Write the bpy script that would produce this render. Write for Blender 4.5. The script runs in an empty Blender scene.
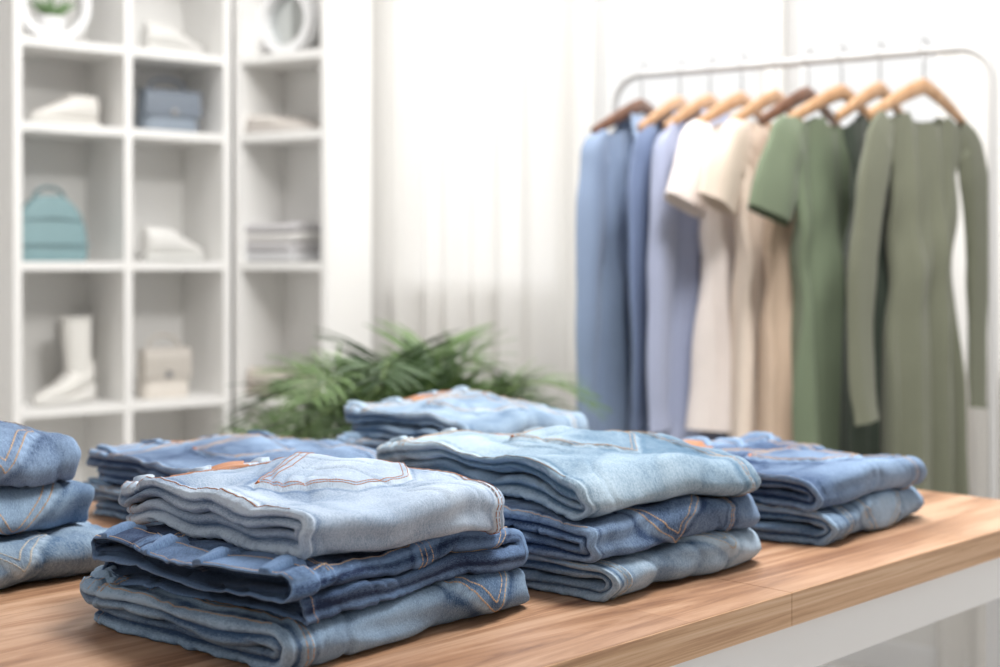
import bpy, math, random
import numpy as np
from mathutils import Vector, noise
random.seed(3)
ZOOM=None
CAMZ=1.16; TZ=0.80; F=1400.0
scene=bpy.context.scene
scene.view_settings.view_transform='Standard'
scene.view_settings.look='None'
scene.view_settings.exposure=0.0

def lin(c):
    o=[]
    for v in c:
        v=v/255.0
        o.append(v/12.92 if v<=0.04045 else ((v+0.055)/1.055)**2.4)
    return (o[0],o[1],o[2],1.0)

# ---------------------------------------------------------------- materials
def newmat(name):
    m=bpy.data.materials.new(name); m.use_nodes=True
    nt=m.node_tree; b=nt.nodes['Principled BSDF']
    return m,nt,b
def simple(name,col,rough=0.6,var=0.08,scale=12,bump=0.0,bscale=200,metal=0.0,sheen=0.0):
    m,nt,b=newmat(name)
    tc=nt.nodes.new('ShaderNodeTexCoord')
    n=nt.nodes.new('ShaderNodeTexNoise'); n.inputs['Scale'].default_value=scale; n.inputs['Detail'].default_value=4
    nt.links.new(tc.outputs['Object'],n.inputs['Vector'])
    mx=nt.nodes.new('ShaderNodeMix'); mx.data_type='RGBA'
    c=lin(col)
    mx.inputs['A'].default_value=tuple(v*(1-var) for v in c[:3])+(1,)
    mx.inputs['B'].default_value=tuple(min(1,v*(1+var)) for v in c[:3])+(1,)
    nt.links.new(n.outputs['Fac'],mx.inputs['Factor'])
    nt.links.new(mx.outputs['Result'],b.inputs['Base Color'])
    b.inputs['Roughness'].default_value=rough; b.inputs['Metallic'].default_value=metal
    if sheen: b.inputs['Sheen Weight'].default_value=sheen
    if bump>0:
        n2=nt.nodes.new('ShaderNodeTexNoise'); n2.inputs['Scale'].default_value=bscale
        nt.links.new(tc.outputs['Object'],n2.inputs['Vector'])
        bp=nt.nodes.new('ShaderNodeBump'); bp.inputs['Strength'].default_value=bump; bp.inputs['Distance'].default_value=0.002
        nt.links.new(n2.outputs['Fac'],bp.inputs['Height']); nt.links.new(bp.outputs['Normal'],b.inputs['Normal'])
    return m

def denim(name,dark,light):
    m,nt,b=newmat(name)
    L=nt.links.new
    at=nt.nodes.new('ShaderNodeAttribute'); at.attribute_name='sw'
    we=nt.nodes.new('ShaderNodeAttribute'); we.attribute_name='wear'
    n1=nt.nodes.new('ShaderNodeTexNoise'); n1.inputs['Scale'].default_value=26; n1.inputs['Detail'].default_value=6
    L(at.outputs['Vector'],n1.inputs['Vector'])
    mp=nt.nodes.new('ShaderNodeMapping'); mp.inputs['Scale'].default_value=(240,1300,1)
    L(at.outputs['Vector'],mp.inputs['Vector'])
    n2=nt.nodes.new('ShaderNodeTexNoise'); n2.inputs['Scale'].default_value=1.0; n2.inputs['Detail'].default_value=3
    L(mp.outputs['Vector'],n2.inputs['Vector'])
    mp3=nt.nodes.new('ShaderNodeMapping'); mp3.inputs['Scale'].default_value=(1100,700,1); mp3.inputs['Rotation'].default_value=(0,0,0.6)
    L(at.outputs['Vector'],mp3.inputs['Vector'])
    n3=nt.nodes.new('ShaderNodeTexNoise'); n3.inputs['Scale'].default_value=1.0; n3.inputs['Detail'].default_value=2
    L(mp3.outputs['Vector'],n3.inputs['Vector'])
    def math_(op,a,bv):
        x=nt.nodes.new('ShaderNodeMath'); x.operation=op
        for i,v in enumerate((a,bv)):
            if isinstance(v,(int,float)): x.inputs[i].default_value=v
            else: L(v,x.inputs[i])
        return x.outputs[0]
    a=math_('MULTIPLY',math_('SUBTRACT',n1.outputs['Fac'],0.5),0.45)
    c=math_('MULTIPLY',math_('SUBTRACT',n2.outputs['Fac'],0.5),0.9)
    d=math_('MULTIPLY',math_('SUBTRACT',n3.outputs['Fac'],0.5),0.9)
    tot=math_('ADD',math_('ADD',a,c),math_('ADD',d,we.outputs['Fac']))
    cl=nt.nodes.new('ShaderNodeClamp'); L(tot,cl.inputs['Value'])
    mx=nt.nodes.new('ShaderNodeMix'); mx.data_type='RGBA'
    mx.inputs['A'].default_value=lin(dark); mx.inputs['B'].default_value=lin(light)
    L(cl.outputs['Result'],mx.inputs['Factor']); L(mx.outputs['Result'],b.inputs['Base Color'])
    b.inputs['Roughness'].default_value=0.85
    b.inputs['Specular IOR Level'].default_value=0.15
    b.inputs['Sheen Weight'].default_value=0.05
    bp=nt.nodes.new('ShaderNodeBump'); bp.inputs['Strength'].default_value=0.5; bp.inputs['Distance'].default_value=0.0007
    L(math_('ADD',n2.outputs['Fac'],n3.outputs['Fac']),bp.inputs['Height']); L(bp.outputs['Normal'],b.inputs['Normal'])
    return m

def woodmat(name,c1,c2,c3,sc=(1.2,22,22),rough=0.42,planks=False):
    m,nt,b=newmat(name); L=nt.links.new
    tc=nt.nodes.new('ShaderNodeTexCoord'); mp=nt.nodes.new('ShaderNodeMapping')
    mp.inputs['Scale'].default_value=sc
    L(tc.outputs['Object'],mp.inputs['Vector'])
    n=nt.nodes.new('ShaderNodeTexNoise'); n.inputs['Scale'].default_value=1.6; n.inputs['Detail'].default_value=9; n.inputs['Roughness'].default_value=0.70; n.inputs['Distortion'].default_value=1.2
    L(mp.outputs['Vector'],n.inputs['Vector'])
    r=nt.nodes.new('ShaderNodeValToRGB')
    r.color_ramp.elements[0].position=0.34; r.color_ramp.elements[0].color=lin(c1)
    r.color_ramp.elements[1].position=0.62; r.color_ramp.elements[1].color=lin(c3)
    e=r.color_ramp.elements.new(0.48); e.color=lin(c2)
    L(n.outputs['Fac'],r.inputs['Fac'])
    out=r.outputs['Color']
    if planks:
        br=nt.nodes.new('ShaderNodeTexBrick'); br.inputs['Scale'].default_value=1.0
        br.inputs['Brick Width'].default_value=0.62; br.inputs['Row Height'].default_value=0.13
        br.inputs['Mortar Size'].default_value=0.0005
        br.inputs['Color1'].default_value=(0.82,0.79,0.77,1); br.inputs['Color2'].default_value=(1.04,1.03,1.02,1); br.inputs['Mortar'].default_value=(0.6,0.55,0.5,1)
        L(tc.outputs['Object'],br.inputs['Vector'])
        mx=nt.nodes.new('ShaderNodeMix'); mx.data_type='RGBA'; mx.blend_type='MULTIPLY'; mx.inputs['Factor'].default_value=1
        L(out,mx.inputs['A']); L(br.outputs['Color'],mx.inputs['B']); out=mx.outputs['Result']
    L(out,b.inputs['Base Color'])
    b.inputs['Roughness'].default_value=rough
    bp=nt.nodes.new('ShaderNodeBump'); bp.inputs['Strength'].default_value=0.12; bp.inputs['Distance'].default_value=0.001
    L(n.outputs['Fac'],bp.inputs['Height']); L(bp.outputs['Normal'],b.inputs['Normal'])
    return m

M={}
M['wall']=simple('wall_paint',(236,235,233),0.8,0.01,3)
M['ceil']=simple('ceiling_paint',(240,240,240),0.9,0.01,3)
M['floor']=woodmat('floor_boards',(196,192,188),(208,205,201),(218,215,212),rough=0.5)
M['shelf']=simple('white_laminate',(243,242,240),0.45,0.01,4)
M['white']=simple('white_lacquer',(241,241,242),0.35,0.01,4)
M['metal']=simple('gray_metal_tube',(190,190,190),0.35,0.02,20)
M['chrome']=simple('steel',(180,180,182),0.25,0.03,20,metal=1.0)
M['hanger']=woodmat('hanger_beech',(168,128,94),(188,148,112),(204,166,130),sc=(20,20,4),rough=0.4)
M['hangerdk']=woodmat('hanger_walnut',(82,56,44),(106,74,58),(130,92,72),sc=(20,20,4),rough=0.4)
M['tabletop']=woodmat('oak_table_top',(118,80,58),(176,136,106),(206,170,142),sc=(0.9,12,12),planks=True)
M['tableedge']=woodmat('oak_edge_band',(168,126,92),(204,164,128),(220,186,154),sc=(1.0,18,50))
M['stitch_or']=simple('orange_thread',(160,104,68),0.6,0.12,300)
M['stitch_tan']=simple('tan_thread',(182,154,126),0.6,0.12,300)
M['stitch_lt']=simple('pale_thread',(190,186,178),0.6,0.1,300)
M['leather']=simple('leather_patch',(172,116,80),0.55,0.12,60,bump=0.3,bscale=500)
M['copper']=simple('copper_rivet',(170,110,80),0.35,0.05,50,metal=0.9)

# ---------------------------------------------------------------- mesh builder
class MB:
    def __init__(s): s.v=[];s.f=[];s.m=[];s.sm=[];s.n=0;s.mats=[];s.att={}
    def mat(s,m):
        if m not in s.mats: s.mats.append(m)
        return s.mats.index(m)
    def add(s,verts,faces,mat,smooth=True):
        k=s.mat(mat); o=s.n
        s.v.extend([tuple(p) for p in verts]); s.n+=len(verts)
        for f in faces: s.f.append(tuple(i+o for i in f)); s.m.append(k); s.sm.append(smooth)
    def grid(s,P,mat,closeu=False,closev=False,smooth=True):
        ni=len(P); nj=len(P[0]); V=[p for r in P for p in r]; Fc=[]
        for i in range(ni if closeu else ni-1):
            for j in range(nj if closev else nj-1):
                a=i*nj+j; b=i*nj+(j+1)%nj; c=((i+1)%ni)*nj+(j+1)%nj; d=((i+1)%ni)*nj+j
                Fc.append((a,b,c,d))
        s.add(V,Fc,mat,smooth)
    def box(s,x0,x1,y0,y1,z0,z1,mat,T=None):
        V=[(x,y,z) for x in(x0,x1) for y in(y0,y1) for z in(z0,z1)]
        Fc=[(0,1,3,2),(4,6,7,5),(0,4,5,1),(2,3,7,6),(0,2,6,4),(1,5,7,3)]
        if T: V=[T(*p) for p in V]
        s.add(V,Fc,mat,False)
    def tube(s,pts,r,mat,n=10,cap=True,flat=None):
        pts=[Vector(p) for p in pts]; N=len(pts)
        rr=r if isinstance(r,(list,tuple)) else [r]*N
        rings=[]; up=None
        for i in range(N):
            t=(pts[min(i+1,N-1)]-pts[max(i-1,0)]).normalized()
            if up is None:
                up=Vector((0,0,1)) if abs(t.z)<0.9 else Vector((1,0,0))
            a=(up-t*up.dot(t)).normalized(); up=a; bb=t.cross(a)
            fx,fy=(1,1) if flat is None else flat
            rings.append([pts[i]+a*(rr[i]*fx*math.cos(2*math.pi*k/n))+bb*(rr[i]*fy*math.sin(2*math.pi*k/n)) for k in range(n)])
        s.grid(rings,mat,closev=True)
        if cap:
            s.add(rings[0],[tuple(range(n))[::-1]],mat,False); s.add(rings[-1],[tuple(range(n))],mat,False)
    def obj(s,name,loc=(0,0,0),yaw=0,fix=True):
        me=bpy.data.meshes.new(name); me.from_pydata([tuple(p) for p in s.v],[],s.f)
        for m in s.mats: me.materials.append(m)
        me.polygons.foreach_set('material_index',s.m); me.polygons.foreach_set('use_smooth',s.sm)
        me.update()
        if fix:
            import bmesh
            bm=bmesh.new(); bm.from_mesh(me); bmesh.ops.recalc_face_normals(bm,faces=bm.faces); bm.to_mesh(me); bm.free()
        o=bpy.data.objects.new(name,me); scene.collection.objects.link(o)
        o.location=loc; o.rotation_euler=(0,0,yaw)
        return o

# ---------------------------------------------------------------- numpy noise
def _h(ix,iy,seed):
    h=(ix.astype(np.int64)*374761393+iy.astype(np.int64)*668265263+int(seed)*1442695041)&0xffffffff
    h=((h^(h>>13))*1274126177)&0xffffffff
    h=(h^(h>>16))
    return h.astype(np.float64)/4294967295.0*2*np.pi
def pn(x,y,seed=0):
    x=np.asarray(x,float); y=np.asarray(y,float); x,y=np.broadcast_arrays(x,y)
    xi=np.floor(x); yi=np.floor(y); fx=x-xi; fy=y-yi
    u=fx*fx*fx*(fx*(fx*6-15)+10); v=fy*fy*fy*(fy*(fy*6-15)+10)
    def g(dx,dy):
        a=_h(xi+dx,yi+dy,seed); return np.cos(a)*(fx-dx)+np.sin(a)*(fy-dy)
    return ((g(0,0)*(1-u)+g(1,0)*u)*(1-v)+(g(0,1)*(1-u)+g(1,1)*u)*v)*1.5
def sstep(a,b,x):
    t=np.clip((x-a)/(b-a),0,1); return t*t*(3-2*t)

# ---------------------------------------------------------------- folded jeans
def make_jeans(stack,z0,L,W,H,nl,dyaw,mat,stitch,seed,pocket=None,patch=None,res=0.0032,dx=0,dy=0,seat=0.03,bulge=0.0,base_wear=0.45,rump=1.0,split=(1.0,1.0)):
    cx,cy,yaw=stack
    ang=math.radians(yaw+dyaw); ca,sa=math.cos(ang),math.sin(ang)
    T=H/(2.0*nl)
    rng=np.random.RandomState(seed)
    pts=[]
    ends=[rng.uniform(0.0,0.02) for _ in range(nl)]
    x=-L/2; k=nl-1; N=1.0; dirx=1
    fi=[rng.uniform(0,0.012) for _ in range(nl)]
    fi[nl-1]=0
    folds=[]
    while True:
        zc=T*(2*k+1)
        last=(k==0)
        xe=dirx*(L/2-2*T-fi[k]) if not last else dirx*(L/2-0.012-ends[0])
        for q in np.linspace(x,xe,60): pts.append((q,zc,0,N))
        if last: break
        folds.append(len(pts)+10)
        for a in np.linspace(0,np.pi,24)[1:-1]:
            dxx=np.sin(a)*dirx; dzz=np.cos(a)
            sgn=1 if N>0 else -1
            pts.append((xe+T*dxx,2*T*k+T*dzz,sgn*dxx,sgn*dzz))
        x=xe; N=-N; dirx=-dirx; k-=1
    pts=np.array(pts); ds=np.hypot(np.diff(pts[:,0]),np.diff(pts[:,1])); S=np.concatenate([[0],np.cumsum(ds)])
    fs=[S[i] for i in folds]
    keep=np.concatenate([[True],ds>1e-7]); pts=pts[keep]; S=S[keep]; Smax=S[-1]
    F0=W/2-T; Pm=4*F0+2*np.pi*T
    offk=rng.uniform(-0.009,0.009,size=6)
    wk=1-rng.uniform(0.0,0.07,size=6); wk[0]=1.0
    sk=np.linspace(0,Smax,6)
    ps0=pocket[0] if pocket else 9; pw=pocket[1] if pocket else 0; prot=pocket[2] if pocket and len(pocket)>2 else 0
    poly=np.array([(0,-0.070),(0,0.070),(0.118,0.063),(0.150,0.0),(0.118,-0.063)])
    if pocket:
        c_,s_=math.cos(prot),math.sin(prot)
        poly=np.stack([ps0+poly[:,0]*c_-poly[:,1]*s_,pw+poly[:,0]*s_+poly[:,1]*c_],1)
    def pdist(s,w):
        d=np.full(np.shape(s),9.0)
        for i in range(5):
            a=poly[i]; b=poly[(i+1)%5]; e=b-a; n=np.array([-e[1],e[0]])/np.hypot(*e)
            cen=poly.mean(0)
            if np.dot(cen-a,n)<0: n=-n
            d=np.minimum(d,(s-a[0])*n[0]+(w-a[1])*n[1])
        return d
    wseam=-(F0+np.pi*T*0.20)
    wseat=F0-seat
    yk=lambda w: 0.062+0.12*(w+F0)/(2*F0)*0.5
    def detail(s,w):
        h=np.zeros(np.shape(s)); wr=np.zeros(np.shape(s))
        puck=0.5+0.5*pn(s*130,w*130,seed+5)
        puckb=pn(s*70,w*70,seed+6)
        band=1-sstep(0.0385,0.0402,s)
        h+=0.0032*band
        wr+=0.10*band+0.30*np.exp(-((s-0.040)/0.0028)**2)+0.35*np.exp(-(s/0.004)**2)
        h+=-0.0014*np.exp(-((s-0.045)/0.003)**2)*(1+puckb)
        for wl,amp in((wseam,0.0026),(wseat,0.0020)):
            d=w-wl
            h+=amp*(1-sstep(0.0035,0.0055,np.abs(d)))*(0.85+0.3*puck)
            h+=0.0014*puckb*np.exp(-(d/0.010)**2)
            wr+=(0.42*np.exp(-((np.abs(d)-0.0050)/0.0020)**2)-0.32*np.exp(-((np.abs(d)-0.0105)/0.003)**2))*(0.4+1.1*puck)
        top=np.abs(w)<F0+np.pi*T/2
        d=(s-yk(w))
        m=(1-sstep(0.003,0.005,np.abs(d)))*top
        h+=0.0018*m+0.0010*puckb*np.exp(-(d/0.010)**2)*top
        wr+=top*0.32*np.exp(-((np.abs(d)-0.005)/0.002)**2)
        if pocket:
            d=pdist(s,w)
            h+=0.0032*sstep(-0.0008,0.0014,d)+0.0011*puckb*np.exp(-(d/0.008)**2)
            wr+=0.50*np.exp(-((d-0.0005)/0.0026)**2)*(0.5+puck)-0.34*np.exp(-((d+0.006)/0.003)**2)-0.14*np.exp(-((d-0.006)/0.0025)**2)
            wr+=0.14*np.exp(-((d-0.02)/0.012)**2)*(puck)
        h+=0.0024*sstep(Smax-0.018,Smax-0.0165,s); wr+=0.4*np.exp(-((s-Smax+0.017)/0.003)**2)*puck+0.35*np.exp(-((s-Smax)/0.003)**2)
        for f in fs: wr+=0.14*np.exp(-((s-f)/(1.3*T))**2)
        wr+=0.12*np.exp(-((np.abs(w)-F0-np.pi*T*0.25)/(0.35*T))**2)
        spl=np.where(w<0,split[0],split[1])
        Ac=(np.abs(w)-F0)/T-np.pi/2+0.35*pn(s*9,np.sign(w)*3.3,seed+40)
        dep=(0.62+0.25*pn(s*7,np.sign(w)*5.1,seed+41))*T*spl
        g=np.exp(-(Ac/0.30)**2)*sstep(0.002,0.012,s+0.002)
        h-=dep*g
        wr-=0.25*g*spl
        return h,wr
    def wrinkle(s,w):
        q1=pn(s*5,w*5,seed+1)
        a=pn(s*7+2*q1,w*6,seed+2)
        b=pn(s*18+w*9,w*11-s*6,seed+3)
        c=pn(s*48-w*20,w*40+s*25,seed+4)
        r1=1-np.abs(pn(s*12+w*8+1.2*pn(s*7,w*7,seed+8),w*4.5-s*4,seed+6))*4.2
        r1=np.clip(r1,0,1)**1.8
        r2=1-np.abs(pn(s*6-w*12+1.1*pn(s*8,w*8,seed+18),w*4+s*8,seed+16))*4.2
        r2=np.clip(r2,0,1)**1.8
        r3=np.clip(1-np.abs(pn(s*26+w*12+1.0*pn(s*16,w*16,seed+28),w*14-s*8,seed+26))*3.2,0,1)**2
        msk=0.5+0.5*np.clip(pn(s*6,w*6,seed+31)*2.2,-1,1)
        return rump*(0.0028*a+0.0010*b+0.0004*c-0.0034*r1*msk-0.0030*r2*(1-msk)-0.0010*r3*msk)
    def surf(s,w,off=0.0,full=False):
        s=np.asarray(s,float); w=np.asarray(w,float); s,w=np.broadcast_arrays(s,w)
        sc_=np.clip(s,0,Smax)
        X=np.interp(sc_,S,pts[:,0]); Z=np.interp(sc_,S,pts[:,1]); nx=np.interp(sc_,S,pts[:,2]); nz=np.interp(sc_,S,pts[:,3])
        ln=np.maximum(np.hypot(nx,nz),1e-6); nx=nx/ln; nz=nz/ln
        aw=np.abs(w); sgw=np.sign(w)
        A=np.clip((aw-F0)/T,0,np.pi)
        y=np.where(aw<F0,aw,np.where(aw<F0+np.pi*T,F0+T*np.sin(A),F0-(aw-F0-np.pi*T)))*sgw
        n=T*0.95*np.cos(A); ny=np.sin(A)*sgw; nn=np.cos(A)
        h,wr=detail(s,w)
        h=h+wrinkle(s,w)+off
        y=y+ny*h; n=n+nn*h
        ws=np.interp(sc_,sk,wk); yo=np.interp(sc_,sk,offk)
        Yl=yo+y*ws
        Xl=X+nx*n; Zl=Z+nz*n
        zz=Zl/H
        Xl=Xl+0.014*pn(Yl*6,zz*1.3+seed,seed+11)+0.003*pn(Yl*18,zz*3,seed+12)
        Yl=Yl+0.014*pn(Xl*6,zz*1.3+seed,seed+13)+0.003*pn(Xl*18,zz*3,seed+14)
        Zl=Zl+0.0060*np.sin(np.clip(zz,0,1)*np.pi)*pn(Xl*9,Yl*9,seed+15)*rump
        rx=np.abs(Xl)/(L/2); ry=np.abs(Yl)/(W/2)
        cr=np.clip(rx,0,1)**6*np.clip(ry,0,1)**6
        Xl=Xl*(1-0.06*cr); Yl=Yl*(1-0.06*cr)
        Zl=Zl+bulge*np.exp(-((Xl)/(L*0.35))**2-((Yl)/(W*0.35))**2)*zz
        wx=cx+dx+ca*Xl-sa*Yl; wy=cy+dy+sa*Xl+ca*Yl
        zr=z0+Zl
        r2=((wx-cx)**2+(wy-cy)**2)/0.04
        zr=zr*(1-0.07*np.clip(r2,0,2))+ (zr/0.13)*0.012*pn(wx*7,wy*7,77)+(zr/0.13)*0.005*pn(wx*15,wy*15,78)
        zr=np.maximum(zr,0.0008)
        P=np.stack([wx,wy,TZ+zr],-1)
        if full: return P,wr,A
        return P
    ns=int(Smax/res); nf=int(2*F0/res); na=max(18,int(np.pi*T/(res*0.55)))
    # finer sampling round the sides
    seg1=np.linspace(-F0,F0,nf,endpoint=False); seg2=np.linspace(F0,F0+np.pi*T,na,endpoint=False)
    nb=max(8,int(F0/(res*2))); seg3=np.linspace(F0+np.pi*T,2*F0+np.pi*T,nb,endpoint=False)
    w=np.concatenate([-(seg3[::-1]+ (F0/nb)),-(seg2[::-1]+np.pi*T/na),seg1,seg2,seg3])
    w=np.sort(w); nw=len(w)
    s=np.linspace(0,Smax,ns)
    Sg,Wg=np.meshgrid(s,w,indexing='ij')
    P,wr,A=surf(Sg,Wg,0.0,True)
    wear=base_wear+wr+0.40*pn(Sg*5,Wg*5,seed+20)+0.16*pn(Sg*22,Wg*22,seed+21)
    wk_=wrinkle(Sg,Wg); wear=wear+wk_*60
    wear=np.clip(wear,-0.1,1.15)
    def rim(send,sgn):
        rows=[];
        for ins,dsv in((-0.002,0.0),(-0.0028,0.006),(-0.0035,0.02)):
            rows.append(surf(np.full(nw,send+sgn*dsv),w,ins))
        return rows
    r0=rim(0,1); r1=rim(Smax,-1)
    allr=np.concatenate([np.array(r0[::-1]),P,np.array(r1)],0)
    wearr=np.concatenate([np.full((3,nw),0.8),wear,np.full((3,nw),0.8)],0)
    sr=np.concatenate([np.array([0.02,0.006,0]),s,np.array([Smax,Smax-0.006,Smax-0.02])])
    SW=np.zeros(allr.shape); SW[...,0]=sr[:,None]; SW[...,1]=w[None,:]; SW[...,2]=seed*0.37
    R=allr.shape[0]
    idx=np.arange(R*nw).reshape(R,nw)
    a=idx[:-1]; b=idx[1:]
    quads=np.stack([a,b,np.roll(b,-1,1),np.roll(a,-1,1)],-1).reshape(-1,4)
    V=[allr.reshape(-1,3)]; WE=[wearr.reshape(-1)]; SWs=[SW.reshape(-1,3)]; Q=[quads]; MI=[np.zeros(len(quads),int)]
    nv=R*nw
    def addpatch(Pg,mi,we=0.6,swv=None):
        nonlocal nv
        a_,b_=Pg.shape[:2]; id_=np.arange(a_*b_).reshape(a_,b_)+nv
        q=np.stack([id_[:-1,:-1],id_[1:,:-1],id_[1:,1:],id_[:-1,1:]],-1).reshape(-1,4)
        V.append(Pg.reshape(-1,3)); WE.append(np.full(a_*b_,we)); SWs.append(Pg.reshape(-1,3)*1.0); Q.append(q); MI.append(np.full(len(q),mi)); nv+=a_*b_
    def strip(s0,s1,w0,w1,h,mi,n=14,m=10,edge=0.0012,we=0.6,arch=0.0):
        ss=np.concatenate([[s0,s0+edge],np.linspace(s0+edge*2,s1-edge*2,n),[s1-edge,s1]])
        ww=np.concatenate([[w0,w0+edge],np.linspace(w0+edge*2,w1-edge*2,m),[w1-edge,w1]])
        G,K=np.meshgrid(ss,ww,indexing='ij')
        hh=np.full(G.shape,h)+arch*np.sin(np.pi*(G-s0)/(s1-s0)); hh[0]=-0.0006; hh[-1]=-0.0006; hh[:,0]=-0.0006; hh[:,-1]=-0.0006
        hh[1,1:-1]=h*0.8
        addpatch(surf(G,K,hh),mi,we)
    for wl in (-F0*0.92,-F0*0.35,F0*0.25,F0*0.85):
        strip(-0.001,0.052,wl-0.0065,wl+0.0065,0.0038,0,we=0.8,arch=0.003)
    for e0,e1 in((0.004,0.05),(Smax-0.003,Smax-0.05)):
        for io in(-(0.003+0.22*T),-(0.005+0.22*T)):
            G,K=np.meshgrid(np.linspace(e0,e1,8),w,indexing='ij')
            addpatch(surf(G,K,io),0,0.75 if io>-(0.004+0.22*T) else 0.35)
    if patch is not None:
        strip(0.000,0.056,patch-0.040,patch+0.040,0.0028,2,n=20,m=24)
    lines=[]
    def pl(p): lines.append(np.array(p,float))
    wl_=np.linspace(-F0-np.pi*T*0.3,F0+np.pi*T*0.3,60)
    pl([(0.0350,q) for q in wl_]); pl([(0.004,q) for q in wl_])
    wl2=np.linspace(-F0-np.pi*T*0.3,F0,40)
    pl([(yk(q)+0.003,q) for q in wl2]); pl([(yk(q)-0.003,q) for q in wl2])
    sl=np.linspace(0.045,Smax,120)
    pl([(q,wseat-0.0032) for q in sl]); pl([(q,wseat+0.0032) for q in sl])
    pl([(q,wseam+0.0015) for q in sl[:int(len(sl)*0.45)]])
    pl([(Smax-0.014,q) for q in np.linspace(-Pm/2,Pm/2,90)])
    if pocket:
        cen=poly.mean(0)
        def inset(dv):
            out=[]
            n_=len(poly)
            for i in range(n_):
                def off(i0):
                    a=poly[i0];b=poly[(i0+1)%n_]; e=(b-a)/np.hypot(*(b-a)); nn_=np.array([-e[1],e[0]])
                    if np.dot(cen-a,nn_)<0: nn_=-nn_
                    return a+nn_*dv,e
                p1,e1=off((i-1)%n_); p2,e2=off(i)
                A_=np.array([e1,-e2]).T; t=np.linalg.solve(A_,p2-p1); out.append(p1+e1*t[0])
            return out
        for dv in(0.0028,0.0085):
            o=inset(dv); o=o+[o[0]]
            pl(o)
        o=inset(0.016); pl([o[0],o[1]])
    segs=[]
    step=0.0034; dash=0.0027
    for l in lines:
        d=np.hypot(*np.diff(l,axis=0).T); c=np.concatenate([[0],np.cumsum(d)])
        a_=np.arange(0,c[-1]-dash,step)
        p0=np.stack([np.interp(a_,c,l[:,0]),np.interp(a_,c,l[:,1])],1)
        p1=np.stack([np.interp(a_+dash,c,l[:,0]),np.interp(a_+dash,c,l[:,1])],1)
        segs.append(np.stack([p0,p1],1))
    sg_=np.concatenate(segs,0); p0=sg_[:,0]; p1=sg_[:,1]; e=p1-p0; e/=np.maximum(np.hypot(e[:,0],e[:,1]),1e-9)[:,None]
    nrm=np.stack([-e[:,1],e[:,0]],1)*0.00055
    co=[];of=[]
    for p in(p0,p1):
        for kx,o_ in((-1,0.0001),(0,0.0008),(1,0.0001)):
            co.append(p+nrm*kx); of.append(np.full(len(p),o_))
    co=np.stack(co,1); of=np.stack(of,1)
    PP=surf(co[...,0],co[...,1],of)
    n_=len(PP); base=nv+np.arange(n_)*6
    q=np.concatenate([np.stack([base,base+3,base+4,base+1],1),np.stack([base+1,base+4,base+5,base+2],1)],0)
    V.append(PP.reshape(-1,3)); WE.append(np.zeros(n_*6)); SWs.append(np.zeros((n_*6,3))); Q.append(q); MI.append(np.full(len(q),1)); nv+=n_*6
    if pocket:
        for i in(0,1):
            cpt=poly[i]+(poly.mean(0)-poly[i])*0.07
            th=np.linspace(0,2*np.pi,9); rad=np.array([0.0001,0.002,0.0028])
            G=np.stack([cpt[0]+rad[:,None]*np.cos(th)[None],cpt[1]+rad[:,None]*np.sin(th)[None]],-1)
            addpatch(surf(G[...,0],G[...,1],np.array([0.002,0.0017,0.0])[:,None]),3,0)
    V=np.concatenate(V); Q=np.concatenate(Q); MI=np.concatenate(MI); WE=np.concatenate(WE); SWs=np.concatenate(SWs)
    org=np.array([cx+dx,cy+dy,TZ+z0]); V=V-org
    me=bpy.data.meshes.new('folded_jeans')
    me.vertices.add(len(V)); me.vertices.foreach_set('co',V.astype(np.float32).ravel())
    me.loops.add(len(Q)*4); me.loops.foreach_set('vertex_index',Q.astype(np.int32).ravel())
    me.polygons.add(len(Q)); me.polygons.foreach_set('loop_start',(np.arange(len(Q))*4).astype(np.int32))
    for m in(mat,M[stitch],M['leather'],M['copper']): me.materials.append(m)
    me.update(calc_edges=True)
    me.polygons.foreach_set('material_index',MI.astype(np.int32)); me.polygons.foreach_set('use_smooth',np.ones(len(Q),bool))
    at=me.attributes.new('wear','FLOAT','POINT'); at.data.foreach_set('value',WE.astype(np.float32))
    at=me.attributes.new('sw','FLOAT_VECTOR','POINT'); at.data.foreach_set('vector',SWs.astype(np.float32).ravel())
    me.validate(); me.update()
    ob=bpy.data.objects.new('folded_jeans',me); scene.collection.objects.link(ob); ob.location=org
    return ob

D_light=denim('denim_light_wash',(100,124,156),(198,213,230))
D_light2=denim('denim_ice_wash',(92,122,148),(186,206,222))
D_mid=denim('denim_mid_blue',(42,64,100),(150,176,208))
D_dark=denim('denim_dark_blue',(28,44,76),(114,142,180))
D_med=denim('denim_medium_wash',(56,82,116),(160,186,212))
D_sky=denim('denim_sky_wash',(78,106,138),(178,199,218))

s1=(-0.192,1.448,-40)
make_jeans(s1,0.0,0.320,0.370,0.045,2,0,D_med,'stitch_tan',11,pocket=(0.175,0.085,0.15),res=0.0026,base_wear=0.44,seat=0.33)
make_jeans(s1,0.046,0.358,0.310,0.046,2,91,D_dark,'stitch_tan',14,pocket=(0.185,-0.115,-0.05),res=0.0026,base_wear=0.46,seat=0.08,split=(0.15,0.8))
make_jeans(s1,0.093,0.375,0.275,0.046,2,-8,D_light,'stitch_or',13,pocket=(0.15,-0.012,0.50),patch=-0.035,res=0.0024,base_wear=0.5,dx=-0.012,dy=0.026,bulge=0.004,rump=0.85,seat=0.012)

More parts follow.
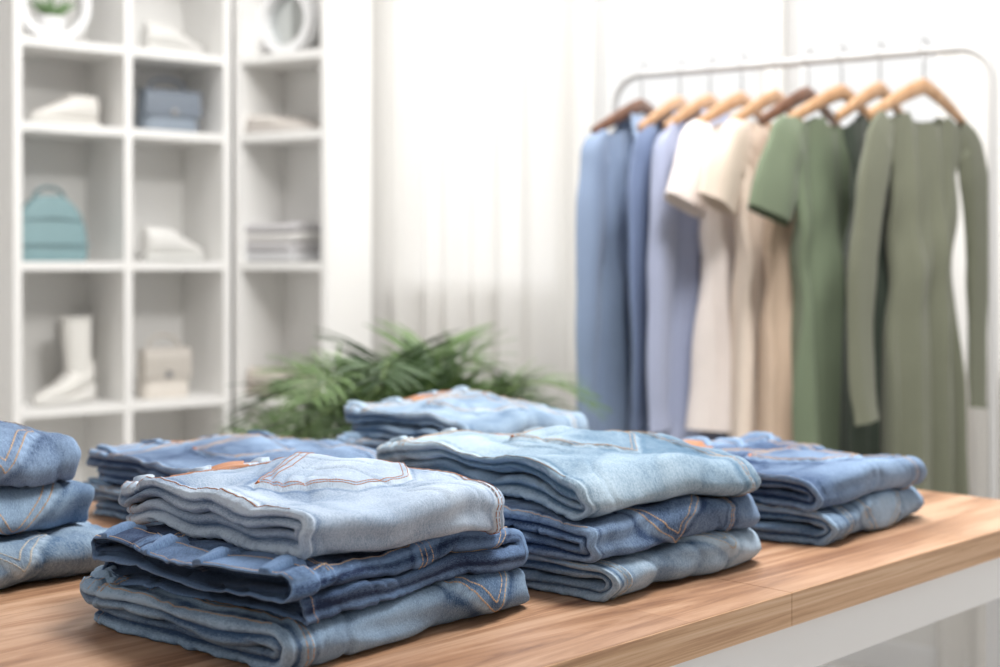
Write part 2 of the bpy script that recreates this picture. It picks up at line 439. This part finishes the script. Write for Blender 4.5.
s2=(0.095,1.702,-44)
make_jeans(s2,0.0,0.345,0.318,0.046,2,2,D_sky,'stitch_lt',21,pocket=(0.19,0.05,0.1),res=0.003,dx=0.0,seat=0.28)
make_jeans(s2,0.047,0.340,0.325,0.044,2,-2,D_mid,'stitch_tan',22,pocket=(0.20,-0.03,0.1),res=0.003,base_wear=0.42,seat=0.06)
make_jeans(s2,0.092,0.415,0.30,0.048,2,-8,D_light2,'stitch_tan',23,pocket=(0.16,0.0,0.3),patch=0.02,res=0.003,bulge=0.004,dx=-0.014,dy=0.050,rump=0.9,seat=0.02)

s3=(0.402,1.985,-42)
make_jeans(s3,0.0,0.30,0.315,0.047,2,3,D_med,'stitch_lt',31,pocket=(0.17,0.0),res=0.004,seat=0.25)
make_jeans(s3,0.048,0.31,0.295,0.046,2,-6,D_mid,'stitch_tan',32,pocket=(0.12,0.0,0.2),res=0.004,patch=-0.09)

s4=(-0.055,2.26,-46)
make_jeans(s4,0.0,0.31,0.29,0.045,2,0,D_mid,'stitch_tan',41,res=0.005)
make_jeans(s4,0.046,0.31,0.29,0.044,2,3,D_med,'stitch_tan',42,res=0.005)
make_jeans(s4,0.091,0.32,0.28,0.046,2,-3,D_sky,'stitch_tan',43,pocket=(0.13,0),patch=0.02,res=0.005)

s5=(-0.37,2.03,-44)
make_jeans(s5,0.0,0.35,0.33,0.047,2,0,D_med,'stitch_tan',51,res=0.005)
make_jeans(s5,0.048,0.35,0.33,0.048,2,-5,D_mid,'stitch_tan',52,pocket=(0.13,0),patch=0.0,res=0.005)

s6=(-0.672,1.65,-42)
make_jeans(s6,0.0,0.34,0.33,0.054,2,0,D_sky,'stitch_lt',61,pocket=(0.19,0),res=0.004,seat=0.27,dx=0.01)
make_jeans(s6,0.055,0.32,0.32,0.054,2,4,D_med,'stitch_tan',62,pocket=(0.18,0.03),res=0.004,dx=-0.015,seat=0.3)
make_jeans(s6,0.110,0.32,0.30,0.058,2,-4,D_mid,'stitch_tan',63,pocket=(0.17,0.04),res=0.004,dx=-0.02,seat=0.2)

# ---------------------------------------------------------------- table
yawT=math.radians(45.4)
corner=(0.846,2.071)
LT=2.5; WT=1.12
b=MB()
sx=-0.748
for x0,x1 in((-LT,sx-0.0006),(sx+0.0006,0.0)):
    b.box(x0,x1,0.002,WT-0.002,TZ-0.037,TZ,M['tabletop'])
    b.box(x0,x1,0.0,0.002,TZ-0.037,TZ-0.0004,M['tableedge'])
    b.box(x0,x1,WT-0.002,WT,TZ-0.037,TZ-0.0004,M['tableedge'])
b.box(0.0,0.002,0.0,WT,TZ-0.037,TZ-0.0004,M['tableedge'])
b.box(-LT+0.01,-0.01,0.01,WT-0.01,TZ-0.097,TZ-0.0372,M['white'])
for x0 in(-LT+0.01,-0.09,sx-0.04):
    for y0 in(0.01,WT-0.09):
        b.box(x0,x0+0.08,y0,y0+0.08,0.0,TZ-0.0972,M['white'])
b.box(-LT+0.05,-0.05,0.05,WT-0.05,0.14,0.17,M['white'])
table=b.obj('display_table',(corner[0],corner[1],0),yawT)

# ---------------------------------------------------------------- room shell
aL=math.atan2(0.64,0.768)
cornerR=(-0.935,5.305)
CH=2.9
b=MB(); b.box(-6.0,0.0,0,0.15,0,CH,M['wall'])
b.obj('wall_left',(cornerR[0],cornerR[1],0),aL)
aW=math.atan2(-0.53,0.848)
b=MB(); t0=0.226
wins=[(0.40,1.11,1.06),(1.22,1.82,0.85),(1.87,2.75,0.85),(3.2,4.4,0.85)]
ZT=2.55
prev=-0.0
for a,c,zs in wins:
    A=a+t0;C=c+t0
    b.box(prev,A,0,0.15,0,CH,M['wall'])
    b.box(A,C,0,0.15,0,zs,M['wall']); b.box(A,C,0,0.15,ZT,CH,M['wall'])
    prev=C
b.box(prev,5.6,0,0.15,0,CH,M['wall'])
b.obj('wall_window',(cornerR[0],cornerR[1],0),aW)
b=MB(); b.box(-5,6.5,-2.5,-2.35,0,CH,M['wall']); b.obj('fill_block_wall')  # unseen wall behind the camera, added to cut fill light from the open side
M['wframe']=simple('window_frame_paint',(208,208,208),0.4,0.01,5)
gl,nt,bs=newmat('window_glass')
bs.inputs['Base Color'].default_value=(1,1,1,1)
tr=nt.nodes.new('ShaderNodeBsdfTransparent'); mx=nt.nodes.new('ShaderNodeMixShader'); mx.inputs[0].default_value=0.06
bs.inputs['Roughness'].default_value=0.02
nt.links.new(tr.outputs[0],mx.inputs[1]); nt.links.new(bs.outputs[0],mx.inputs[2]); nt.links.new(mx.outputs[0],nt.nodes['Material Output'].inputs['Surface'])
for i,(a,c,zs) in enumerate(wins):
    A=a+t0+0.001;C=c+t0-0.001; w=0.045
    b=MB(); y0,y1=0.04,0.10
    b.box(A,A+w,y0,y1,zs+0.001,ZT-0.001,M['wframe']); b.box(C-w,C,y0,y1,zs+0.001,ZT-0.001,M['wframe'])
    b.box(A+w,C-w,y0,y1,zs+0.001,zs+w,M['wframe']); b.box(A+w,C-w,y0,y1,ZT-w,ZT-0.001,M['wframe'])
    b.box(A+w,C-w,0.068,0.072,zs+w,ZT-w,gl)
    b.box(A,C,-0.014,0.04,zs+0.001,zs+0.02,M['white'])
    b.obj('window_%d'%(i+1),(cornerR[0],cornerR[1],0),aW)
b=MB(); b.box(-5,6.5,-2.5,7,-0.1,0,M['floor']); b.obj('floor')
b=MB(); b.box(-5,6.5,-2.5,7,CH,CH+0.1,M['ceil']); b.obj('ceiling')
b=MB(); b.box(0.02,5.5,-0.012,-0.001,0.001,0.08,M['white']); b.obj('baseboard_window',(cornerR[0],cornerR[1],0),aW)

cm,nt,bs=newmat('sheer_curtain')
bs.inputs['Base Color'].default_value=lin((238,236,233)); bs.inputs['Roughness'].default_value=0.9
tl=nt.nodes.new('ShaderNodeBsdfTranslucent'); tl.inputs[0].default_value=lin((220,218,215))
tr=nt.nodes.new('ShaderNodeBsdfTransparent')
m1=nt.nodes.new('ShaderNodeMixShader'); m1.inputs[0].default_value=0.36
m2=nt.nodes.new('ShaderNodeMixShader'); m2.inputs[0].default_value=0.15
nt.links.new(bs.outputs[0],m1.inputs[1]); nt.links.new(tl.outputs[0],m1.inputs[2]); nt.links.new(m1.outputs[0],m2.inputs[1]); nt.links.new(tr.outputs[0],m2.inputs[2])
nt.links.new(m2.outputs[0],nt.nodes['Material Output'].inputs['Surface'])
def curtain(ta,tb,off,seed):
    b=MB(); P=[]
    n=int((tb-ta)/0.005)
    for z in np.linspace(2.68,0.03,14):
        row=[]
        for i in range(n+1):
            t=ta+(tb-ta)*i/n
            d=0.020*math.sin(t*50+2.2*math.sin(t*7+seed)+0.2*z)+0.016*math.sin(t*23+seed)
            row.append((t+t0,off+d,z))
        P.append(row)
    b.grid(P,cm)
    b.tube([(ta+t0-0.03,off,2.70),(tb+t0+0.03,off,2.70)],0.012,M['metal'])
    b.obj('sheer_curtain',(cornerR[0],cornerR[1],0),aW,fix=False)
curtain(0.23,1.22,-0.062,1.0)
curtain(2.35,3.1,-0.062,2.0)

# ---------------------------------------------------------------- shelves
ZR=[0.06,0.24,0.69,1.157,1.60,1.87,2.30]
def shelf(O,ang,cols,name,D):
    b=MB(); W_=cols[-1]; th=0.028
    for c in cols:
        x0=min(max(c-th/2,0),W_-th); b.box(x0,x0+th,0,D,0,2.33,M['shelf'])
    for i in range(len(cols)-1):
        x0=(th if i==0 else cols[i]+th/2); x1=(W_-th if i==len(cols)-2 else cols[i+1]-th/2)
        for z in ZR: b.box(x0,x1,0.002,D-0.012,z-th/2,z+th/2,M['shelf'])
        b.box(x0,x1,D-0.010,D-0.001,0.02,2.31,M['shelf'])
    b.obj(name,(O[0],O[1],0),ang)
shelf((-1.525,4.387),aL,[0,0.385,0.765],'shelving_unit',0.32)
shelf((-0.925,4.875),aW,[0,0.415],'shelving_unit',0.24)
def place(unit,px,dep):
    if unit==1: O=(-1.51,4.4);a=aL
    else: O=(-0.925,4.875);a=aW
    c,s=math.cos(a),math.sin(a); k=(px-500)/F
    ox=O[0]-s*dep; oy=O[1]+c*dep
    p=(k*oy-ox)/(c-k*s)
    return (ox+c*p,oy+s*p),a
ROW={0:1.87+0.0145,1:1.60+0.0145,2:1.157+0.0145,3:0.69+0.0145,4:0.24+0.0145}

def handbag(name,unit,px,dep,row,w,h,d,col,style,yo=0):
    (x,y),a=place(unit,px,dep); z=ROW[row]
    m=simple(name+'_leather',col,0.5,0.06,30,bump=0.2,bscale=400)
    m2=simple(name+'_trim',tuple(int(v*0.86) for v in col),0.45,0.05,30)
    b=MB()
    rings=[]
    N=12
    for i in range(N+1):
        t=i/N; zz=h*t
        if style=='dome': sw=math.sqrt(max(0.02,1-(max(0,t-0.25)/0.78)**2.3)); sd=1-0.55*t
        else: sw=1-0.04*t; sd=1-0.15*t
        if t==0: sw*=0.95; sd*=0.85
        r=[]
        for k in range(24):
            an=2*math.pi*k/24; cc,ss=math.cos(an),math.sin(an); e=0.35
            r.append((w/2*sw*math.copysign(abs(cc)**e,cc),d/2*sd*math.copysign(abs(ss)**e,ss),zz))
        rings.append(r)
    b.grid(rings,m,closev=True); b.add(rings[0],[tuple(range(24))],m,False); b.add(rings[-1],[tuple(range(24))],m,False)
    if style=='flap':
        P=[]
        for zz,yy in((h*1.005,d*0.42),(h*1.03,0),(h*1.01,-d*0.46),(h*0.8,-d*0.52),(h*0.55,-d*0.55),(h*0.42,-d*0.555)):
            P.append([(w*0.505*q,yy,zz-(0.0 if zz>h*0.7 else 0.03*h*(q*q))) for q in np.linspace(-1,1,9)])
        b.grid(P,m2)
        b.box(-0.012,0.012,-d*0.6,-d*0.55,h*0.42,h*0.56,M['chrome'])
        hp=[(w*0.33*math.cos(t),0,h+0.01+h*0.24*math.sin(t)) for t in np.linspace(0,math.pi,14)]
    else:
        b.tube([(-w*0.42,-d*0.30,h*0.62),(0,-d*0.36,h*0.66),(w*0.42,-d*0.30,h*0.62)],0.004,m2)
        b.tube([(-w*0.5,-d*0.5,h*0.25),(0,-d*0.5,h*0.25),(w*0.5,-d*0.5,h*0.25)],0.003,m2)
        hp=[(w*0.22*math.cos(t),0,h*0.93+h*0.20*math.sin(t)) for t in np.linspace(0,math.pi,14)]
    b.tube(hp,0.006,m2,8)
    b.obj(name,(x,y,z),a+yo)
handbag('teal_handbag',1,49,0.11,2,0.24,0.215,0.11,(128,158,163),'dome')
handbag('blue_gray_handbag',1,167,0.12,1,0.205,0.145,0.10,(140,151,164),'flap')
handbag('cream_handbag',1,163,0.11,3,0.17,0.165,0.08,(228,221,212),'flap')
handbag('beige_handbag',1,158,0.12,4,0.17,0.15,0.08,(196,184,172),'flap')

def shoe(b,m,ms,ox,oy,yaw,L=0.26,hgt=0.10,shaft=0.0,heel=0.0):
    c,s=math.cos(yaw),math.sin(yaw)
    def T(x,y,z): return (ox+c*x-s*y,oy+s*x+c*y,z)
    xs=np.linspace(0,1,16); rings=[]; sol=[]
    for t in xs:
        wd=0.040*(0.62+0.42*math.sin(math.pi*min(1,t*0.9+0.12)))*(1 if t<0.93 else 0.8)
        if t in(0.0,): wd*=0.6
        if t==1.0: wd*=0.35
        top=hgt*(1-0.10*t) if t<0.42 else hgt*(0.96-0.62*((t-0.42)/0.58)**0.8)
        if t==1: top=0.03
        zb=0.018+heel*max(0,1-t/0.45)
        top=top+heel*max(0,1-t/0.6)
        rings.append([T((t-0.5)*L,wd*math.cos(q),zb+(top-zb)*(0.5+0.5*math.sin(q)) ) for q in np.linspace(0,2*math.pi,17)[:-1]])
        sol.append([T((t-0.5)*L*1.03,wd*1.08*math.copysign(abs(math.cos(q))**0.5,math.cos(q)),0.001+ (zb+0.008)*(0.5+0.5*math.copysign(abs(math.sin(q))**0.5,math.sin(q)))) for q in np.linspace(0,2*math.pi,17)[:-1]])
    b.grid(rings,m,closev=True); b.add(rings[0],[tuple(range(16))],m); b.add(rings[-1],[tuple(range(16))],m)
    b.grid(sol,ms,closev=True); b.add(sol[0],[tuple(range(16))],ms); b.add(sol[-1],[tuple(range(16))],ms)
    for k in range(4):
        t=0.45+k*0.08; zt=hgt*(0.96-0.62*((t-0.42)/0.58)**0.8)+heel*max(0,1-t/0.6)+0.002
        b.tube([T((t-0.5)*L,-0.02,zt-0.005),T((t-0.5)*L,0,zt),T((t-0.5)*L,0.02,zt-0.005)],0.003,ms,6)
    if shaft>0:
        R=[]
        for t in np.linspace(0,1,8):
            zz=0.05+heel+t*(shaft-0.05); r=0.042+0.008*t
            R.append([T(-L*0.27+0.01*t+r*1.15*math.cos(q),r*math.sin(q)*0.85,zz) for q in np.linspace(0,2*math.pi,17)[:-1]])
        b.grid(R,m,closev=True)
        b.tube([T(-L*0.27+0.01+0.057*math.cos(q),0.043*math.sin(q),shaft+heel) for q in np.linspace(0,2*math.pi,18)],0.004,ms,6)
def shoes(name,unit,px,dep,row,col,yaw=0.2,hgt=0.10,shaft=0,heel=0,sep=0.1,L=0.25,step=0.03):
    (x,y),a=place(unit,px,dep)
    m=simple(name+'_upper',col,0.55,0.04,30); ms=simple(name+'_sole',tuple(min(255,int(v*0.96)) for v in col),0.6,0.03,30)
    b=MB()
    shoe(b,m,ms,0,-sep/2,yaw,L=L,hgt=hgt,shaft=shaft,heel=heel); shoe(b,m,ms,step,sep/2,yaw+0.15,L=L,hgt=hgt,shaft=shaft,heel=heel)
    b.obj(name,(x,y,ROW[row]),a)
shoes('white_sneakers',1,58,0.14,1,(226,223,218),yaw=math.pi+0.25,hgt=0.11)
shoes('white_sneakers',1,168,0.14,2,(226,225,222),yaw=0.2,hgt=0.12)
shoes('white_sneakers',1,168,0.14,0,(224,223,220),yaw=0.2,hgt=0.10)
shoes('pale_sandals',2,288,0.12,1,(210,204,198),yaw=0.2,hgt=0.07,sep=0.09)
shoes('white_ankle_boots',1,56,0.16,3,(230,228,223),yaw=math.pi+0.30,hgt=0.10,shaft=0.24,heel=0.04,L=0.23,sep=0.12,step=0.06)
shoes('gray_loafers',2,291,0.12,3,(196,186,178),yaw=0.3,hgt=0.10,sep=0.09)
(x,y),a=place(2,283,0.125)
b=MB(); zc=0
for i,c in enumerate([(206,206,208),(198,196,198),(216,214,212),(196,194,196)]):
    m=simple('knit_%d'%i,c,0.9,0.05,60,bump=0.3,bscale=300)
    hh=0.034; w=0.27-0.01*(i%2); d=0.20
    rings=[]
    for t in np.linspace(-1,1,9):
        k=(1-abs(t)**3)**0.5 if abs(t)<1 else 0.0
        ins=0.016*(1-k)
        r=[]
        for q in np.linspace(0,2*math.pi,37)[:-1]:
            cc,ss=math.cos(q),math.sin(q)
            r.append(((w/2-ins)*math.copysign(abs(cc)**0.3,cc)+0.004*math.sin(5*q+i),(d/2-ins)*math.copysign(abs(ss)**0.3,ss),zc+hh*(0.5+0.5*t)+0.003*math.sin(3*q+i)*(zc>0)))
        rings.append(r)
    b.grid(rings,m,closev=True); n=36; b.add(rings[0],[tuple(range(n))],m); b.add(rings[-1],[tuple(range(n))],m)
    zc+=hh*0.98
b.obj('folded_sweaters',(x,y,ROW[2]),a)
def round_frame(name,unit,px,dep,row,R,plant):
    (x,y),a=place(unit,px,dep)
    b=MB(); th=np.linspace(0,2*math.pi,41)
    zc=R+0.012
    rings=[]
    for q in th[:-1]:
        rr=[]
        for (dr,dy) in((0,-0.025),(0,0.025),(-0.028,0.025),(-0.028,-0.025)):
            rr.append(((R+dr)*math.cos(q),dy,zc+(R+dr)*math.sin(q)))
        rings.append(rr)
    b.grid(rings,M['white'],closeu=True,closev=True,smooth=False)
    b.box(-0.06,0.06,-0.04,0.04,0,0.014,M['white'])
    if not plant:
        mir=simple('mirror_glass',(196,200,200),0.08,0.01,4,metal=0.9)
        P=[[((R-0.026)*k*math.cos(q),0.015,zc+(R-0.026)*k*math.sin(q)) for q in th] for k in(0.001,0.5,1)]
        b.grid(P,mir)
    else:
        g=simple('succulent_leaf',(120,150,105),0.6,0.15,30)
        bowl=[[(rr*math.cos(q),rr*math.sin(q)*0.7,zc-R+0.03+z) for q in np.linspace(0,2*math.pi,17)[:-1]] for rr,z in((0.03,0),(0.045,0.02),(0.05,0.05))]
        b.grid(bowl,M['white'],closev=True)
        for k in range(22):
            q=random.uniform(0,6.28); l=random.uniform(0.06,0.11); o=random.uniform(0.2,0.9)
            p0=Vector((0,0,zc-R+0.06)); d=Vector((math.cos(q)*o,math.sin(q)*o*0.6,1)).normalized()
            b.tube([p0,p0+d*l*0.5,p0+d*l+Vector((math.cos(q)*0.02,0,-0.01))],[0.004,0.009,0.001],g,6,flat=(1,0.4))
    b.obj(name,(x,y,ROW[row]),a)
round_frame('round_planter_frame',1,52,0.14,0,0.125,True)
round_frame('round_mirror',2,288,0.12,0,0.12,False)

# ---------------------------------------------------------------- clothing rack
RZ=1.668
PL=Vector((0.3745,3.745)); PR=Vector((1.08,3.286)); rd=(PR-PL).normalized(); aR=math.atan2(rd.y,rd.x); LR=(PR-PL).length
b=MB()
rc=0.075
pts=[(-rc,0,0.06)]+[(-rc,0,z) for z in(0.5,1.0,RZ-rc)]
for q in np.linspace(math.pi,math.pi/2,8)[1:]: pts.append((rc*math.cos(q),0,RZ-rc+rc*math.sin(q)))
pts.append((LR/2,0,RZ))
for q in np.linspace(math.pi/2,0,8): pts.append((LR+rc*math.cos(q),0,RZ-rc+rc*math.sin(q)))
pts+= [(LR+rc,0,z) for z in(1.0,0.5,0.06)]
b.tube(pts,0.0105,M['metal'],12)
b.tube([(-rc,0,0.16),(LR+rc,0,0.16)],0.009,M['metal'],12)
for xx in(-rc,LR+rc):
    b.tube([(xx,-0.22,0.06),(xx,0.22,0.06)],0.012,M['metal'],12)
    for yy in(-0.2,0.2):
        b.tube([(xx-0.012,yy,0.024),(xx+0.012,yy,0.024)],0.024,M['chrome'],16)
        b.tube([(xx,yy,0.03),(xx,yy,0.06)],0.006,M['chrome'],8)
b.obj('clothing_rack',(PL.x,PL.y,0),aR)

def railpt(px):
    k=(px-500)/F
    t=(k*PL.y-PL.x)/(rd.x-k*rd.y); return (PL.x+rd.x*t,PL.y+rd.y*t)
def fabric(name,col):
    return simple(name,col,0.85,0.05,25,bump=0.25,bscale=500,sheen=0.15)
def garment(name,px,col,length,sleeve,hw_sh=0.19,hw_body=0.175,hw_hem=0.20,twist=0,seed=0,hmat='hanger',collar=False,thick=1.0,sl_spread=0.02,scoop=0.05,sll=1.0,sx=1.0):
    x,y=railpt(px); a=aR+math.radians(90+twist)
    m=fabric(name+'_fabric',col)
    b=MB()
    rs=random.Random(seed)
    ph=[rs.uniform(0,6.28) for _ in range(6)]
    hm=M[hmat]
    hook=[(0,0,-0.095),(0,0,-0.035)]
    for q in np.linspace(-0.5*math.pi,1.05*math.pi,14): hook.append((0.019*math.cos(q),0,0.019*math.sin(q)-0.0005))
    b.tube(hook,0.0024,M['chrome'],8)
    arm=[]
    for q in np.linspace(-1,1,21):
        arm.append((q*0.21,0.012*q*q,-0.092-0.085*abs(q)**1.2))
    b.tube(arm,[0.011+0.007*(1-abs(q)) for q in np.linspace(-1,1,21)],hm,10,flat=(1.15,0.6))
    D=-0.030
    zsh=lambda aa: -0.095-0.40*abs(aa)
    nu=140; nv=56; P=[]
    hem=-0.12-length
    for j in range(nv+1):
        v=j/nv; row=[]
        if v<0.12: w=hw_sh+(hw_body-hw_sh)*(v/0.12)
        else:
            w=hw_body+(hw_hem-hw_body)*((v-0.12)/0.88)
            w-=0.018*math.exp(-((v-0.38)/0.15)**2)
        w*=1+0.010*math.sin(7*v+ph[4])+0.010*math.sin(17*v+ph[5])
        t=(0.014+0.026*min(1,v*3)+0.006*v)*thick
        for i in range(nu):
            u=2*math.pi*i/nu; cu,su=math.cos(u),math.sin(u)
            aa=w*math.copysign(abs(cu)**0.85,cu); bb=t*math.copysign(abs(su)**0.7,su)
            am=(0.004+0.018*v**0.6)*thick
            f1=math.sin(aa*62+ph[0]+0.9*math.sin(v*3+ph[1])); f2=math.sin(aa*118+ph[2]+1.0*math.sin(v*4+ph[3]))
            f=am*(f1*abs(f1)**-0.25 if abs(f1)>1e-3 else 0)+0.45*am*f2
            f+=0.006*min(1,v*4)*math.sin(v*26+aa*22+ph[5])*math.exp(-((v-0.30)/0.2)**2)
            bb+=f
            top=zsh(aa)
            if abs(aa)<0.08:
                k=math.sqrt(max(0,1-(aa/0.08)**2)); top-= (scoop if su<0 else 0.018)*k
                top=min(top,-0.095-0.02*k-0.032)
            z=top*(1-v)+hem*v+0.008*math.sin(aa*20+ph[3])*v
            row.append((aa*sx,bb,z+D*(1-v)))
        P.append(row)
    b.grid(P,m,closev=True)
    if collar:
        for sg in(-1,1):
            R=[]
            for q in np.linspace(0,1,8):
                R.append([(0.085*math.cos(q*math.pi)*1.0, sg*(0.022), -0.125+D+0.006*math.sin(q*3.14)),(0.078*math.cos(q*math.pi),sg*0.016,-0.090+D),(0.096*math.cos(q*math.pi),sg*0.040,-0.145+D-0.025*abs(math.cos(q*math.pi)))])
            b.grid(R,m)
        b.tube([(0,-0.030*thick-0.01,-0.20),(0,-0.060*thick,-0.3),(0,-0.07*thick,hem*0.95)],0.006,m,6,flat=(1.6,0.6))
        for zb in np.linspace(-0.22,hem*0.9,7):
            b.tube([(0,-0.066*thick,zb),(0,-0.074*thick,zb)],0.006,M['white'],8)
    for sg in(-1,1):
        if sleeve=='long':
            path=[(0.150,-0.185),(0.192,-0.225),(0.212+sl_spread*0.3,-0.32),(0.216+sl_spread,-0.47),(0.214+sl_spread*1.2,-0.60),(0.209+sl_spread*1.2,-0.74),(0.207+sl_spread,-0.80)]; rad=[0.035,0.060,0.060,0.053,0.048,0.044,0.046]
            path=[(p,-0.185+(q+0.185)*sll) for p,q in path]
        elif sleeve=='short':
            path=[(0.140,-0.190),(0.190,-0.222),(0.235,-0.285),(0.268,-0.375)]; rad=[0.035,0.070,0.078,0.084]
            path=[(p,-0.185+(q+0.185)*sll) for p,q in path]
        else: continue
        R=[]; N=len(path)
        cs=np.linspace(0,N-1,(N-1)*6+1)
        for c in cs:
            i=min(int(c),N-2); f=c-i
            px_=path[i][0]*(1-f)+path[i+1][0]*f; pz=path[i][1]*(1-f)+path[i+1][1]*f; r=rad[i]*(1-f)+rad[i+1]*f
            dx_=path[i+1][0]-path[i][0]; dz=path[i+1][1]-path[i][1]; l=math.hypot(dx_,dz); nx,nz=-dz/l,dx_/l
            row=[]
            for k in range(28):
                q=2*math.pi*k/28
                wr=1+0.10*math.sin(4*q+c*0.8+ph[1])+0.05*math.sin(c*4+ph[2])
                A_=r*math.cos(q)*0.9*wr; B_=r*math.sin(q)*0.36*wr*thick
                row.append((sg*(px_+nx*A_)*sx,B_+0.006*math.sin(c*1.2+ph[0]),pz+nz*A_))
            R.append(row)
        b.grid(R,m,closev=True)
    return b.obj(name,(x,y,RZ+0.010),a)
G=[
 ('blue_denim_shirt',642,(132,150,178),0.98,'long',dict(twist=-6,collar=True,sl_spread=0.025,seed=1,hmat='hangerdk',sll=1.25,hw_body=0.19,sx=1.05)),
 ('slate_blue_shirt',680,(108,124,156),0.96,'long',dict(twist=0,collar=True,seed=2,sll=1.2)),
 ('periwinkle_shirt',710,(160,168,194),1.0,'long',dict(twist=-4,collar=True,seed=3,sll=1.2,hw_body=0.185,sx=1.08)),
 ('white_tshirt',742,(230,221,217),0.80,'short',dict(twist=-6,seed=4,hw_body=0.19,sx=1.08)),
 ('cream_dress',776,(222,207,193),1.04,'short',dict(twist=-6,seed=5,hw_body=0.18,sx=1.05,thick=0.85)),
 ('beige_dress',808,(204,181,160),1.0,'none',dict(twist=-8,seed=6,hmat='hangerdk',thick=0.8,hw_body=0.19)),
 ('green_tshirt_dress',842,(108,121,98),1.02,'short',dict(twist=-13,seed=7,hw_body=0.185,hw_hem=0.17,scoop=0.06,sll=1.15,sx=1.16,thick=0.85)),
 ('dark_green_dress',880,(52,62,52),1.03,'none',dict(twist=-6,seed=8,hw_body=0.16,hw_hem=0.17,thick=0.8)),
 ('olive_long_sleeve_dress',924,(108,111,94),1.06,'long',dict(twist=-16,seed=9,hw_sh=0.17,hw_body=0.125,hw_hem=0.145,sl_spread=0.030,thick=0.8,sll=1.12)),
]
for n_,px,c,l,sl,kw in G: garment(n_,px,c,l,sl,**kw)

# ---------------------------------------------------------------- palm
b=MB()
pg=simple('palm_leaf',(92,118,68),0.5,0.3,9); pg2=simple('palm_leaf_dark',(62,86,52),0.5,0.25,9)
stem=simple('palm_stem',(130,150,88),0.5,0.15,20)
pot=simple('white_ceramic_pot',(228,226,222),0.4,0.02,5); soil=simple('potting_soil',(70,54,42),0.95,0.3,60)
prof=[(0.001,0.0),(0.12,0.0),(0.13,0.01),(0.155,0.28),(0.165,0.30),(0.15,0.30),(0.145,0.26)]
b.grid([[(r*math.cos(q),r*math.sin(q),z) for q in np.linspace(0,2*math.pi,33)[:-1]] for r,z in prof],pot,closev=True)
b.add([(0.146*math.cos(q),0.146*math.sin(q),0.265) for q in np.linspace(0,2*math.pi,33)[:-1]],[tuple(range(32))],soil)
rp=random.Random(8)
NF=36
for k in range(NF):
    az=2*math.pi*k*0.382+rp.uniform(-0.15,0.15)
    spread=0.10+0.34*(k/NF)**0.7; hgt=rp.uniform(0.64,0.88)-0.26*(spread-0.10)
    p0=Vector((0.04*math.cos(az),0.04*math.sin(az),0.26))
    d=Vector((math.cos(az),math.sin(az),0))
    p1=p0+d*spread*0.25+Vector((0,0,hgt)); p2=p0+d*spread+Vector((0,0,hgt*rp.uniform(0.60,0.82)))
    N=26; rach=[]
    for i in range(N+1):
        t=i/N; rach.append(p0*(1-t)**2+p1*2*t*(1-t)+p2*t*t)
    b.tube(rach,[0.0045*(1-0.7*i/N) for i in range(N+1)],stem,6)
    mm=pg if k%3 else pg2
    for i in range(9,N+1):
        t=i/N; tan=(rach[min(i+1,N)]-rach[i-1]).normalized()
        side=tan.cross(Vector((0,0,1))); side=side.normalized() if side.length>0.05 else Vector((-d.y,d.x,0))
        up=side.cross(tan).normalized()
        ll=0.21*math.sin(math.pi*(0.25+0.62*(t-0.35)/0.65))*rp.uniform(0.8,1.15)
        for sg in(-1,1):
            dr=(side*sg*0.85+tan*0.70+up*rp.uniform(0.1,0.45)).normalized(); wv_=tan.cross(dr).normalized().cross(dr).normalized()
            P=[]
            for q in np.linspace(0,1,6):
                c=rach[i]+dr*ll*q+Vector((0,0,-0.22*ll*q*q)); w_=0.0062*math.sin(math.pi*(0.10+0.88*q))
                P.append([c-wv_*w_,c+up*0.0015,c+wv_*w_])
            b.grid(P,mm)
b.obj('potted_palm',(-0.23,3.42,0),0.9,fix=False)

# ---------------------------------------------------------------- lights & world
w=bpy.data.worlds.new('world'); scene.world=w; w.use_nodes=True
bg=w.node_tree.nodes['Background']; bg.inputs[0].default_value=(0.99,0.99,0.985,1); bg.inputs[1].default_value=0.97
def area(name,loc,rot,size,size_y,power,col=(1,1,1)):
    l=bpy.data.lights.new(name,'AREA'); l.shape='RECTANGLE'; l.size=size; l.size_y=size_y; l.energy=power; l.color=col
    o=bpy.data.objects.new(name,l); scene.collection.objects.link(o); o.location=loc; o.rotation_euler=rot; return o
area('added_overhead_fill',(0.7,2.1,2.86),(0,0,0),0.9,0.9,76,(1,0.98,0.95))  # added overhead fill to brighten the table tops, not a known fixture
area('added_overhead_fill',(-0.2,3.7,2.86),(0,0,0),2.0,1.0,42,(1,0.99,0.97))  # second added fill, lifts the shelves and back of the room
tcx=1.9+t0; ox=cornerR[0]+math.cos(aW)*tcx-math.sin(aW)*0.9; oy=cornerR[1]+math.sin(aW)*tcx+math.cos(aW)*0.9
area('daylight',(ox,oy,2.1),(math.radians(-80),0,aW),4.6,2.4,70,(1.0,0.995,0.98))

# ---------------------------------------------------------------- camera
cd=bpy.data.cameras.new('camera'); cam=bpy.data.objects.new('camera',cd); scene.collection.objects.link(cam)
cam.location=(0,0,CAMZ); cam.rotation_euler=(math.radians(90),0,0)
cd.sensor_width=36; cd.lens=F*36/1000; cd.shift_y=-(333.5-265)/1000
cd.dof.use_dof=True; cd.dof.focus_distance=1.42; cd.dof.aperture_fstop=3.7
scene.camera=cam
if ZOOM:
    k,px,py=ZOOM
    cd.lens*=k; cd.shift_x=(px-500)/1000*k; cd.shift_y=-(py-265)/1000*k
